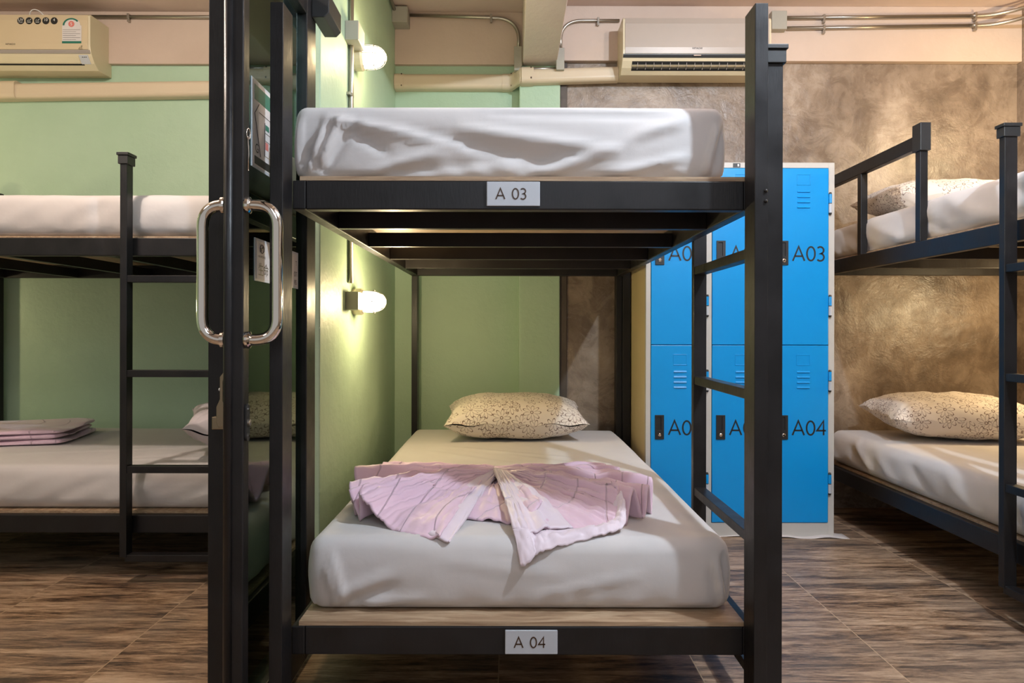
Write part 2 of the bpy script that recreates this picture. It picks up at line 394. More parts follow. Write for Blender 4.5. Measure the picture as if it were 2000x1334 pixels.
# ------------------------------------------------------------------ glass door
def door():
    r = thing('door_1', None, None, (-.64, 2.0, 0), kind='structure')
    x0, x1 = -.667, -.620; y0, y1 = 1.583, 2.169; z0, z1 = .02, H+1.04
    f = MB().box(x0, x1, y0, 1.62, z0, z1).box(x0, x1, 2.077, y1, z0, z1).box(x0, x1, 1.62, 2.077, H+.965, z1).box(x0, x1, 1.62, 2.077, z0, .12)
    f.build('door_frame', M['black_steel'], r, bevel=.003)
    MB().tube([(x0+.012, y0+.001, z0), (x0+.012, y0+.001, z1)], .0105, 16).build('edge_bead', M['black_steel'], r, smooth=True)
    MB().box(-.645, -.637, 1.615, 2.08, .10, H+.97).build('glass_pane', M['door_glass'], r)
    for sgn, xf in ((1, x1), (-1, x0)):
        xo = xf+sgn*(.0725 if sgn > 0 else .055); zt, zb_ = H+.294, H-.0216; y = 1.600; R_ = .052
        path = [(xf, y, zt)]+arc((xo-sgn*R_, y, zt), (xo, y, zt), (xo, y, zt-R_), 10)+arc((xo, y, zb_+R_), (xo, y, zb_), (xo-sgn*R_, y, zb_), 10)+[(xf, y, zb_)]
        h = MB().tube(path, .0135, 20).build('handle', M['chrome'], r, smooth=True)
        c = MB()
        for z in (zt, zb_): c.lathe([(.019, 0), (.020, .003), (.020, .009), (.0145, .012)], (xf, y, z), (sgn, 0, 0), 20)
        c.build('handle_rose', M['chrome'], h, smooth=False)
    lk = MB().prism([(1.586+.010*math.cos(a)+.0145, H-.215+.012*math.sin(a)+(.032 if math.sin(a) > 0 else -.032)) for a in [2*PI*i/20+.01 for i in range(20)]], 'x', x1, x1+.006)
    lk = lk.build('lock_plate', M['rubber'], r, bevel=.001)
    MB().lathe([(.0075, 0), (.0075, .011), (.005, .012)], (x1, 1.6005, H-.215), (1, 0, 0), 16).build('lock_cylinder', M['galvanised'], lk)
    s = MB()
    for dz in (.031, -.031): s.lathe([(.003, 0), (.003, .0085)], (x1, 1.6005, H-.215+dz), (1, 0, 0), 10)
    s.build('screw', M['chrome'], lk)
    b = MB().prism([(x0-.014, H-.225), (x0, H-.225), (x0, H-.173), (x0-.003, H-.165), (x0-.003, H-.12), (x0, H-.105), (x0-.002, H-.098), (x0-.010, H-.108), (x0-.010, H-.16), (x0-.018, H-.178), (x0-.018, H-.215)], 'y', 1.59, 1.61)
    b = b.build('latch', M['dull_brass'], r, bevel=.001)
    MB().lathe([(.004, 0), (.005, .004), (.003, .008)], (x0-.008, 1.60, H-.138), (-1, 0, 0), 12).build('latch_knob', M['plate_plastic'], b, smooth=True)
    MB().box(x0-.042, x0-.010, 1.62, 1.69, H-.235, H-.205).build('latch_keeper', M['dull_brass'], r, bevel=.002)
    cl = MB().prism([(-.620, H+.975), (-.580, H+.975), (-.565, H+.99), (-.565, H+1.05), (-.620, H+1.05)], 'y', 2.12, 2.27).build('door_closer', M['rubber'], r, bevel=.003)
    # hook and small chain by the pane
    MB().tube([(x1+.004, 1.597, H+.455)]+[(x1+.004+.002*math.sin(a), 1.602+.006*math.sin(a), H+.462-.013*math.cos(a)) for a in [i*.5 for i in range(13)]]+[(x1+.004, 1.604, H+.42), (x1+.004, 1.601, H+.375)], .0016, 8).build('wire_hook', M['chrome'], r, smooth=True)
    return r
door()
GX = -.6365
def sign(name, label, y0, y1, z0, z1, deco):
    t = thing(name, label, 'sign', (GX, (y0+y1)/2, (z0+z1)/2))
    MB().box(GX-.0003, GX+.0015, y0, y1, z0, z1).build('border', M['plate_plastic'], t)
    b = (y1-y0)*.03
    MB().box(GX+.0015, GX+.002, y0+b, y1-b, z0+.006, z1-.006).build('sheet_of_paper', M['paper'], t)
    deco(t)
def gplace(yc, zc): return lambda x, y: (GX+.0026, yc+x, zc+y)
def deco1(t):
    b = MB(); b.box(GX+.002, GX+.0024, 1.69, 1.94, H+.575, H+.612).build('header_band', M['dark_green'], t)
    b = MB(); b.box(GX+.002, GX+.0024, 1.69, 1.94, H+.415, H+.435).build('footer_band', M['rubber'], t)
    b = MB()
    for (ya, za, yb, zb_) in ((1.72, .55, 1.93, .55), (1.76, .535, 1.76, .45), (1.76, .45, 1.90, .45), (1.90, .45, 1.90, .535), (1.76, .51, 1.90, .51), (1.76, .49, 1.84, .49), (1.84, .45, 1.84, .51), (1.80, .51, 1.80, .535), (1.69, .54, 1.73, .44), (1.69, .54, 1.72, .57)):
        b.tube([(GX+.0025, ya, H+za), (GX+.0025, yb, H+zb_)], .0008, 4)
    b.build('floor_plan_lines', M['ink'], t)
    MB().box(GX+.002, GX+.0026, 1.765, 1.79, H+.518, H+.532).build('green_mark', M['dark_green'], t)
    MB().box(GX+.002, GX+.0026, 1.765, 1.785, H+.468, H+.487).build('red_mark', M['red_mark'], t)
    b = MB(); text_mesh(b, 'G', .032, gplace(1.705, H+.445)); b.build('lettering', M['ink'], t)
sign('floor_plan_sign', 'paper floor plan poster with dark top and bottom bands stuck high on glass door', 1.672, 1.95, H+.405, H+.625, deco1)
def deco2(t):
    b = MB(); text_mesh(b, 'NO SMOKING', .008, gplace(1.742, H+.185)); text_mesh(b, '生命', .036, gplace(1.752, H+.142)); b.build('lettering', M['ink'], t); b = MB()
    text_mesh(b, 'T', .02, gplace(2.018, H+.192)); text_mesh(b, 'OT', .02, gplace(2.012, H+.160)); text_mesh(b, 'RS', .02, gplace(2.012, H+.136))
    b.build('lettering', M['ink'], t)
    b = MB(); b.tube([(GX+.0026, 1.742+.013*math.cos(a), H+.208+.011*math.sin(a)) for a in [2*PI*i/24 for i in range(25)]], .0009, 6)
    b.tube([(GX+.0026, 1.733, H+.200), (GX+.0026, 1.751, H+.216)], .0009, 6); b.tube([(GX+.0026, 1.734, H+.208), (GX+.0026, 1.750, H+.208)], .0012, 6)
    b.build('no_smoking_mark', M['ink'], t)
sign('notice_sign', 'white notice with no smoking mark stuck on glass door behind chrome handle', 1.695, 2.04, H+.125, H+.232, deco2)

# ------------------------------------------------------------------ bunk beds
RB, RT = .3086, .382       # upper rail (relative to eye height)
LB, LT = -.822, -.750
def bed(name, label, root, ladder_side, rot=0, guard=False, plates=None, dz=0, ladder=(.0, .69), left_in=.0, extra_post=False, group='black steel bunk beds'):
    """local frame: x across (0..W), y along (0..Lb) away from the foot end, z up from the floor"""
    W_, Lb = 1.2125, 2.24
    t = thing(name, label, 'bunk bed', root, group); t.rotation_euler = (0, 0, rot); t['_o'] = [0, 0, 0]
    K = M['black_steel']; z = H+dz; pw, pd = .0325, .073
    for (x, y) in ((0, 0), (W_-pw, 0), (left_in, Lb-pd), (W_-pw, Lb-pd)):
        MB().box(x, x+pw, y, y+pd, 0, H+.80+dz).build('post', K, t, bevel=.002)
    if extra_post: MB().box(W_+.001, W_+.044, Lb-.09, Lb-.05, .08, H+.70).build('outer_post', K, t, bevel=.002)
    for (b0, b1, nm) in ((RB, RT, 'upper'), (LB, LT, 'lower')):
        for y in (pd, Lb-pd-.036): MB().box(left_in+.034 if y > 1 else max(pw, left_in+.034), W_-.034, y, y+.036, z+b0, z+b1).build('end_rail', K, t, bevel=.003)
        MB().box(left_in, left_in+.034, pd, Lb-pd, z+b0, z+b1).build('side_rail', K, t, bevel=.003)
        MB().box(W_-.034, W_, pd, Lb-pd, z+b0, z+b1).build('side_rail', K, t, bevel=.003)
        for y in (.40, .84, 1.28, 1.71):
            MB().box(left_in+.034, W_-.034, y, y+.028, z+b0+.001, z+b0+.052).build('slat', K, t, bevel=.002)
        MB().box(left_in+.018 if left_in else .03, W_-.03, pd+.003, Lb-pd-.003, z+b1+.0005, z+b1+.0115).build('plywood_board', M['plywood'], t)
    xs = (W_+.009, W_+.054) if ladder_side > 0 else (-.055, -.010)
    if plates:
        for zb_ in (.318, .343): MB().lathe([(.0045, 0), (.0045, .002), (.002, .0045)], (W_-.006, 0, z+zb_), (0, -1, 0), 12).build('bolt', K, t, smooth=True)
    L0 = MB(); la = None
    lt = H+.70+dz
    prev = None
    for i, y in enumerate(ladder):
        yy = y if i == 0 else y-.028
        u = MB().box(xs[0], xs[1], yy, yy+.028, H-.905+dz, lt).build('ladder_upright', K, t, bevel=.002)
        cp = MB().box(xs[0]-.006, xs[1]+.006, yy-.006, yy+.034, lt-.03, lt+.004).box(xs[0]-.010, xs[1]+.010, yy-.010, yy+.038, lt+.004, lt+.016)
        cp.build('end_cap', M['rubber'], u, bevel=.002)
    for zr in (.225, -.155, -.54, -.895):
        MB().box(xs[0]+.003, xs[1]-.003, ladder[0]+.02, ladder[1]-.02, z+zr-.028, z+zr).build('rung', K, t, bevel=.002)
    if guard:
        gy0 = 1.245
        g = MB().box(0, .034, gy0, Lb-pd, z+.79, z+.85).build('guard_rail', K, t, bevel=.003)
        for yy in (gy0, gy0+.50):
            MB().box(0, .034, yy, yy+.036, z+RT, z+.79).build('guard_upright', K, g, bevel=.002)
        MB().box(-.006, .040, gy0-.012, gy0+.05, z+.775, z+.895).build('end_cap', M['rubber'], g, bevel=.002)
    if plates:
        for (tx, xa, xb_, za, zb_) in plates:
            y = pd
            p = MB().box(xa, xb_, y-.005, y-.0002, za, zb_).build('number_plate', M['plate_plastic'], t, bevel=.0018)
            q = MB(); lettering(q, tx, xa+(xb_-xa)*.175, za+(zb_-za)*.28, (zb_-za)*.44, y-.005, .12, .18, .0008, .50)
            q.build('lettering', M['brown_ink'], p)
    return t
# main bunk: foot end towards the viewer
R0 = (-.5865, 1.66, 0)
bed('bunk_bed', 'black steel bunk bed in the middle with number plates A 03 and A 04', R0, 1, left_in=.032, extra_post=True,
    plates=[('A 03', .5255, .6605, H+.317, H+.379), ('A 04', .5745, .7075, H-.818, H-.757)], ladder=(.045, .735))
# left bunk: long side towards the viewer
bed('bunk_bed', 'black steel bunk bed in the green room beyond the glass door', (-.80, 2.785, 0), -1, rot=PI/2, ladder=(.05, .763), dz=-.004)
# right bunk
bed('bunk_bed', 'black steel bunk bed with guard rail on the right beside the lockers', (1.775-.0, 1.715, 0), -1, guard=True, ladder=(.0, .690), dz=.012)

# ------------------------------------------------------------------ mattresses
def mattress(name, label, cat_group, x0, x1, y0, y1, z0, z1, folds=(), seed=0, r=.035, wr=.006, bulge=.012, step=.018):
    """fitted sheet over a foam mattress; folds: (face, (u,v) a, (u,v) b, amp, width)"""
    dims = (x1-x0, y1-y0, z1-z0); c = Vector(((x0+x1)/2, (y0+y1)/2, (z0+z1)/2)); hx, hy, hz = [d/2 for d in dims]
    bm = MB()
    def face(axis, sgn):
        o = [i for i in range(3) if i != axis]; hh = (hx, hy, hz); nu = max(2, int(2*hh[o[0]]/step)); nv = max(2, int(2*hh[o[1]]/step))
        def fn(u, v):
            # squeeze samples towards the edges
            uu = math.sin((u-.5)*PI*.96)/math.sin(PI*.48)*.35+(2*u-1)*.65
            vv = math.sin((v-.5)*PI*.96)/math.sin(PI*.48)*.35+(2*v-1)*.65
            p = [0, 0, 0]; p[axis] = sgn*hh[axis]; p[o[0]] = uu*hh[o[0]]; p[o[1]] = vv*hh[o[1]]
            return Vector(p)
        bm.grid(fn, nu, nv)
    for a in range(3):
        for s in (-1, 1): face(a, s)
    hv = Vector((hx, hy, hz)); out = []
    for p in bm.v:
        q = Vector([max(-(h-r), min(h-r, x)) for h, x in zip(hv, p)])
        n = (p-q); n = n.normalized() if n.length > 1e-9 else Vector((0, 0, 1))
        w_ = q+n*r
        tz = (w_.z+hz)/(2*hz)
        P = c+w_
        k = bulge*(1-abs(2*tz-1)**2)
        d = k*(1-abs(n.z))
        nz = noise.fractal(Vector((P.x*4+seed, P.y*4, P.z*5)), 1, 2, 4)*wr
        nd = noise.noise(Vector((P.x*1.4+seed, P.y*1.4, seed*3)))
        if n.z > .3: d += nz*.35+nd*.005
        else: d += nz
        # gathering near the bottom hem
        if abs(n.z) < .9:
            along = P.x if abs(n.y) > abs(n.x) else P.y
            d += math.exp(-((tz-.0)/.22)**2)*.004*math.sin(along*55+3*math.sin(along*9+seed))
        for (fc, a, b_, amp, wd) in folds:
            if fc == 'front' and n.y > -.3: continue
            if fc == 'left' and n.x > -.3: continue
            if fc == 'top' and n.z < .5: continue
            uv = Vector((P.x, P.z)) if fc == 'front' else Vector((P.y, P.z)) if fc == 'left' else Vector((P.x, P.y))
            A = Vector(a); B = Vector(b_); ab = B-A; t = max(0, min(1, (uv-A).dot(ab)/ab.dot(ab)))
            dd = (uv-(A+ab*t)).length
            d += amp*math.exp(-(dd/wd)**2)*math.sin(min(1, t*3+.25, (1-t)*3+.25)*PI/2)
        if n.z < -.5: d = 0
        out.append(P+n*d)
    bm.v = out
    o = bm.build(name, M['sheet'], origin=(c.x, c.y, z0), smooth=True, weld=True)
    return tag(o, label, 'mattress', cat_group)
UT = H+.586
fu = []
def fx(px, py, Y): v = at(px, py, Y); return (v.x, v.z)
Yf = 1.785
for a, b_, amp, wd in (((640, 235), (905, 290), .016, .016), ((690, 262), (760, 300), -.012, .016), ((640, 245), (605, 340), .014, .012), ((668, 235), (625, 335), .014, .012), ((700, 240), (640, 330), -.010, .014), ((715, 345), (860, 300), .013, .018), ((720, 350), (1000, 310), -.008, .02),
                       ((800, 262), (1080, 320), -.012, .022), ((900, 255), (1200, 300), .011, .02), ((1050, 345), (1330, 240), .013, .022), ((1020, 330), (1300, 262), -.009, .02), ((1180, 345), (1340, 310), .010, .015), ((1375, 340), (1395, 250), .012, .008), ((1390, 345), (1405, 250), -.010, .008), ((960, 225), (1300, 232), -.006, .012),
                       ((588, 340), (592, 240), .010, .008), ((640, 345), (600, 300), -.01, .01)):
    fu.append(('front', fx(*a, Yf), fx(*b_, Yf), amp*1.25, wd*.7))
mattress('mattress', 'mattress in grey white fitted sheet on the upper deck above plate A 03', 'sheeted mattresses', -.558, .552, 1.775, 3.80, H+.3945, UT, fu, 1, .025, .003, .010, .011)
fl = []
Yf = 1.80
for a, b_, amp, wd in (((650, 1080), (680, 1185), .008, .012), ((665, 1160), (760, 1120), .008, .016), ((680, 1180), (780, 1140), -.008, .014), ((655, 1150), (640, 1185), -.006, .01), ((700, 1185), (830, 1165), .006, .014), ((640, 1100), (660, 1180), .008, .01), ((1395, 1090), (1410, 1180), .010, .008), ((1408, 1080), (1418, 1180), -.010, .006), ((1385, 1110), (1400, 1185), -.008, .008), ((850, 1090), (1100, 1120), .003, .02), ((1050, 1160), (1250, 1120), .004, .012)):
    fl.append(('front', fx(*a, Yf), fx(*b_, Yf), amp*1.4, wd*.85))
fl += [('top', (-.4, 3.1), (.35, 2.55), .006, .03), ('top', (-.3, 3.2), (.3, 2.9), .005, .02), ('top', (.0, 3.0), (.5, 2.6), .005, .02), ('top', (.1, 2.45), (.5, 2.9), .004, .02)]
mattress('mattress', 'mattress in white fitted sheet under pink fan folded blanket, above plate A 04', 'sheeted mattresses', -.525, .575, 1.80, 3.79, H-.7375, H-.545, fl, 5, .030, .003, .014, .012)
lu = []
for k in range(7): lu.append(('front', (-3.0+k*.28, H+.40), (-2.75+k*.28, H+.53), .006*(1 if k % 2 else -1), .025))
mattress('mattress', 'upper mattress of the bunk in the green room', 'sheeted mattresses', -2.97, -.87, 2.815, 3.94, H+.391, H+.562, lu, 9, .03, .008)
ll = []
for k in range(8): ll.append(('front', (-3.0+k*.26, H-.73), (-2.7+k*.26, H-.60), .007*(1 if k % 2 else -1), .02))
ll += [('top', (-2.2, 3.1), (-1.5, 3.3), .005, .02), ('top', (-1.7, 3.0), (-1.2, 3.25), .006, .015), ('top', (-1.75, 2.95), (-1.1, 3.05), .005, .015)]
mattress('mattress', 'lower mattress of the bunk in the green room, near the pink folded blanket', 'sheeted mattresses', -2.97, -.87, 2.835, 3.94, H-.742, H-.560, ll, 13, .035, .006)
ru = [('left', (2.2+k*.3, H+.40), (2.55+k*.3, H+.56), .010*(1 if k % 2 else -1), .03) for k in range(6)]
mattress('mattress', 'upper mattress of the right hand bunk behind the guard rail', 'sheeted mattresses', 1.815, 2.90, 1.84, 3.87, H+.407, H+.578, ru, 17, .03, .007)
rl = [('left', (2.3+k*.28, H-.73), (2.5+k*.28, H-.60), .010*(1 if k % 2 else -1), .025) for k in range(6)]
rl += [('left', (3.55, H-.56), (3.35, H-.72), .012, .02), ('top', (2.0, 2.4), (2.6, 2.8), .006, .02), ('top', (2.1, 2.6), (2.7, 3.0), .005, .02)]
mattress('mattress', 'lower mattress of the right hand bunk under the big floral pillow', 'sheeted mattresses', 1.80, 2.90, 1.84, 3.83, H-.7255, H-.545, rl, 21, .04, .008)

# ------------------------------------------------------------------ pillows
def pillow(name, label, group, c, sx, sy, sz, rot, m, seed, tilt=(0, 0), sag=0):
    bm = MB(); nu, nv = 72, 48
    def fn_(sgn):
        def fn(u, v):
            a = 2*u-1; b = 2*v-1
            t = (max(0, 1-abs(a)**3.2)**.62)*(max(0, 1-abs(b)**3.0)**.50)
            pin = 1-.07*(1-abs(b)**2)*(abs(a)**3)      # sides draw in between the corners
            pinb = 1-.08*(1-abs(a)**2)*(abs(b)**3)
            x = a*sx/2*pin; y = b*sy/2*pinb
            edge = (abs(a)**6+abs(b)**6)
            z = sgn*t*sz/2*(1 if sgn > 0 else .95)
            z += noise.fractal(Vector((x*7+seed, y*7, sgn)), 1, 2, 4)*.010*(t**.5)
            if edge > .3: z += .006*math.sin(a*14+seed)*math.sin(b*11)*min(1, edge)
            # radiating creases from the corners
            for ca in (-1, 1):
                for cb in (-1, 1):
                    rr = math.hypot(a-ca, b-cb); an = math.atan2(b-cb, a-ca)
                    z += sgn*.005*math.sin(an*14+seed)*math.exp(-(rr/.45)**2)*min(1, rr*5)
            z += sag*(a*a)*sz
            return Vector((x, y, z))
        return fn
    bm.grid(fn_(1), nu, nv); bm.grid(fn_(-1), nu, nv)
    k = (nu+1)*(nv+1); uvs = [None]*(2*k)      # pattern coordinates follow the cloth's own length
    for sh in (0, 1):
        g = lambda i, j: bm.v[sh*k+j*(nu+1)+i]
        U = {}; V = {}
        for j in range(nv+1):
            U[(nu//2, j)] = 0
            for i in range(nu//2+1, nu+1): U[(i, j)] = U[(i-1, j)]+(g(i, j)-g(i-1, j)).length
            for i in range(nu//2-1, -1, -1): U[(i, j)] = U[(i+1, j)]-(g(i, j)-g(i+1, j)).length
        for i in range(nu+1):
            V[(i, nv//2)] = 0
            for j in range(nv//2+1, nv+1): V[(i, j)] = V[(i, j-1)]+(g(i, j)-g(i, j-1)).length
            for j in range(nv//2-1, -1, -1): V[(i, j)] = V[(i, j+1)]-(g(i, j)-g(i, j+1)).length
        for j in range(nv+1):
            for i in range(nu+1): uvs[sh*k+j*(nu+1)+i] = (U[(i, j)]*.6+(2*i/nu-1)*sx/2*.4+seed*.37, V[(i, j)]+seed*.21+sh*.5)
    zmin = min(p.z for p in bm.v)
    Rm = Matrix.Rotation(rot, 4, 'Z') @ Matrix.Rotation(tilt[0], 4, 'X') @ Matrix.Rotation(tilt[1], 4, 'Y')
    bm.v = [Rm @ p for p in bm.v]; zmin = min(p.z for p in bm.v)
    bm.v = [Vector(c)+Vector((p.x, p.y, p.z-zmin)) for p in bm.v]
    me = bpy.data.meshes.new(name); me.from_pydata([p-Vector(c) for p in bm.v], [], bm.f)
    uvl = me.uv_layers.new(name='UVMap')
    for l in me.loops: uvl.data[l.index].uv = uvs[l.vertex_index]
    b2 = bmesh.new(); b2.from_mesh(me); bmesh.ops.remove_doubles(b2, verts=b2.verts, dist=1e-4); bmesh.ops.recalc_face_normals(b2, faces=b2.faces); b2.to_mesh(me); b2.free()
    for p in me.polygons: p.use_smooth = True
    me.materials.append(m); o = bpy.data.objects.new(name, me); C.objects.link(o); o.location = c
    return tag(o, label, 'pillow', group)
FC = M['floral_cotton']
pillow('pillow', 'cream pillow with brown daisy outlines at the head of the A 04 bed', 'daisy print pillows', (.026, 3.52, H-.541), .71, .46, .21, .03, FC, 1, (.10, 0))
pillow('pillow', 'daisy print pillow on the lower mattress of the right hand bunk', 'daisy print pillows', (2.27, 3.50, H-.541), .76, .46, .22, -.12, FC, 3, (.06, .03))
pillow('pillow', 'daisy print pillow half hidden on the upper mattress of the right hand bunk', 'daisy print pillows', (2.22, 3.52, H+.582), .74, .44, .19, -.04, FC, 6, (.04, 0))
pillow('pillow', 'plain white pillow on the lower bed of the green room, partly behind the door', None, (-1.16, 3.16, H-.556), .62, .44, .19, .34, M['plain_pillow'], 8, (.10, .12), .12)

# ------------------------------------------------------------------ fan-folded pink blanket
def blanket():
    zs = H-.545
    S = lambda x, y, h: Vector((x, y, zs+h))
    mb = MB()
    def cr(pts, t):      # catmull-rom through points
        n = len(pts)-1; s = min(t*n, n-1e-6); i = int(s); f = s-i
        p0 = pts[max(i-1, 0)]; p1 = pts[i]; p2 = pts[i+1]; p3 = pts[min(i+2, n)]
        return .5*((2*p1)+(p2-p0)*f+(2*p0-5*p1+4*p2-p3)*f*f+(3*p1-p0-3*p2+p3)*f**3)
    def wrinkle(p, k, s, seed):
        d = noise.fractal(Vector((p.x*9+seed, p.y*16, p.z*9)), 1, 2, 4)*k
        return d
    def fan(inner, outer, nu, nv, bul=.0, wr=.006, seed=0, pw=1.0):
        def fn(s, t):
            a = cr(inner, t); b = cr(outer, t); q = s**pw
            p = a.lerp(b, q); p.z += bul*math.sin(PI*s)
            # creases running out from the pinch, fading outwards
            cre = (.5-abs(math.sin(t*nv*.28+seed+1.5*math.sin(t*7+seed))))*.008*math.exp(-s*2.4)*min(1, s*10)
            cre += noise.fractal(Vector((t*nv*.30+seed, s*2.2, seed)), 1, 2, 3)*.009*min(1, s*6)
            d = wrinkle(p, wr*1.5*min(1, s*6), s, seed)
            return Vector((p.x, p.y+d*.6, max(p.z+d+cre, H-.75)))
        mb.grid(fn, nu, nv)
    cx, cy = -.055, 2.33
    def inner_for(outer, ya, yb, h0=.045, amp=.020):
        n = len(outer); return [S(cx, ya+(yb-ya)*i/(n-1), h0+(amp if i % 2 else -amp)+.018*i/(n-1)) for i in range(n)]
    right = [(.30, 2.55, .006), (.345, 2.47, .066), (.35, 2.44, .006), (.375, 2.35, .074), (.38, 2.32, .006), (.405, 2.22, .088), (.41, 2.19, .004),
             (.432, 2.085, .104), (.425, 2.05, .004), (.405, 1.995, .094), (.385, 1.965, .004), (.355, 1.96, .098), (.325, 1.915, .004), (.305, 1.945, .106)]
    R_ = [S(*p) for p in right]; fan(inner_for(R_, 2.42, 2.30), R_, 60, 150, .004, .006, 1)
    left = [(-.40, 2.54, .006), (-.450, 2.43, .072), (-.455, 2.38, .008), (-.500, 2.20, .104), (-.475, 2.15, .006), (-.478, 2.03, .092),
            (-.455, 2.00, .006), (-.463, 1.965, .086), (-.43, 1.945, .006), (-.425, 1.925, .090)]
    L_ = [S(*p) for p in left]; fan(inner_for(L_, 2.42, 2.30), L_, 60, 130, .006, .007, 4)
    # front panels
    ci = lambda k, dx=0: [S(cx+dx*.004*i, 2.295-.006*i, .078-.004*i) for i in range(k)]
    lp = [S(-.425, 1.925, .092), S(-.408, 1.90, .072), S(-.375, 1.895, .035), S(-.335, 1.87, .010), S(-.27, 1.835, .006), S(-.185, 1.795, .004)]
    fan(ci(6, -1), lp, 60, 60, .022, .008, 7)
    lp2 = [S(-.30, 1.86, .012), S(-.24, 1.83, .010), S(-.185, 1.790, .004), S(-.170, 1.795, -.002)]      # folded under hem
    mb.cur = 1
    fan(ci(4, 1), [p+Vector((.012, 0, -.008)) for p in lp2], 40, 16, .010, .004, 9)
    mb.cur = 0
    mid = [S(-.20, 2.03, .05), S(-.17, 1.985, .012), S(-.08, 1.95, .006), S(.0, 1.92, .006), S(.06, 1.90, .03), S(.09, 1.93, .06)]
    fan([S(cx, 2.30, .05) for _ in mid], mid, 40, 50, .020, .008, 11)
    rp = [S(.30, 1.945, .102), S(.305, 1.92, .070), S(.30, 1.89, .030), S(.26, 1.86, .010), S(.17, 1.845, .010), S(.09, 1.835, .016)]
    fan(ci(6, 1), rp, 60, 60, .012, .006, 13)
    rim = [S(.315, 1.93, .092), S(.320, 1.89, .055), S(.305, 1.845, .016), S(.25, 1.815, .004), S(.16, 1.800, -.012), S(.09, 1.778, -.022), S(.055, 1.772, -.035)]
    inn = [S(.29, 1.925, .05), S(.295, 1.90, .03), S(.27, 1.87, .02), S(.22, 1.85, .014), S(.14, 1.835, .010), S(.07, 1.825, .010), S(.045, 1.82, .010)]
    mb.cur = 1
    fan(inn, rim, 16, 70, .010, .003, 15)
    tri = [S(.045, 1.79, .006), S(.055, 1.805, .012), S(.10, 1.825, .018), S(.17, 1.845, .018)]
    fan([S(cx+.012+.003*i, 2.28, .083) for i in range(4)], tri, 50, 24, .014, .005, 17)
    tail = [S(.028, 1.765, -.062), S(.040, 1.762, -.056), S(.055, 1.764, -.045), S(.068, 1.775, -.025)]
    tin = [S(-.015, 2.0, .05), S(-.002, 2.0, .056), S(.006, 2.0, .056), S(.012, 2.0, .050)]
    fan([S(cx+.003*i, 2.29, .084) for i in range(4)], tin, 24, 12, .004, .003, 19)
    mids = [S(.008, 1.815, .018), S(.022, 1.81, .022), S(.036, 1.81, .022), S(.048, 1.815, .016)]
    fan(tin, mids, 20, 12, .006, .003, 20); fan(mids, tail, 14, 12, .006, .002, 21)
    # gathered knot at the pinch
    o = mb.build('blanket', [M['pink_satin'], M['pale_satin']], origin=(cx, 2.1, zs), smooth=True, solid=.006)
    tag(o, 'pink quilted blanket fan folded like a bow across the A 04 bed', 'blanket')
blanket()
def folded(label, x0, x1, y0, y1, z0, h, seed, rot=0):
    mb = MB(); n = 3; c = Vector(((x0+x1)/2, (y0+y1)/2, z0)); hx, hy = (x1-x0)/2, (y1-y0)/2
    for k in range(n):
        za = h*k/n; th = h/n*.94; sh = .012*math.sin(k*2.3+seed)
        def fn(u, v, za=za, th=th, sh=sh):
            a = 2*PI*u; ca, sa = math.cos(a), math.sin(a)
            # superellipse cross-section in xz swept along y
            px = math.copysign(abs(ca)**.25, ca)*hx; pz = math.copysign(abs(sa)**.7, sa)*th/2
            e = 1-abs(2*v-1)**14*.5
            y = (2*v-1)*hy
            pz *= e; px *= 1-.06*abs(2*v-1)**6
            d = noise.fractal(Vector((px*7+seed+k, y*7, pz*6)), 1, 2, 4)*.012
            return c+Vector((px+sh, y+d*.5, za+th/2+pz+(d*.5 if pz > 0 else 0)+(.006*math.sin(y*16+px*9+seed) if sa > 0 else 0)))
        mb.grid(fn, 64, 48)
        for v in (0, 1):
            mb.add([fn(i/64, v) for i in range(64)], [tuple(range(64))])
    if rot:
        R = Matrix.Rotation(rot, 3, 'Z'); mb.v = [c+R @ (p-c) for p in mb.v]
    o = mb.build('folded_blanket', M['pink_satin'], origin=tuple(c), smooth=True, weld=True)
    return tag(o, label, 'blanket', 'folded pink blankets')
folded('folded pink blanket at the left on the lower bed of the green room', -3.05, -2.22, 3.22, 3.70, H-.556, .075, 2, .22)
folded('pink blanket barely showing on the upper bed of the green room', -2.92, -2.45, 3.12, 3.70, H+.566, .085, 6, -.1)

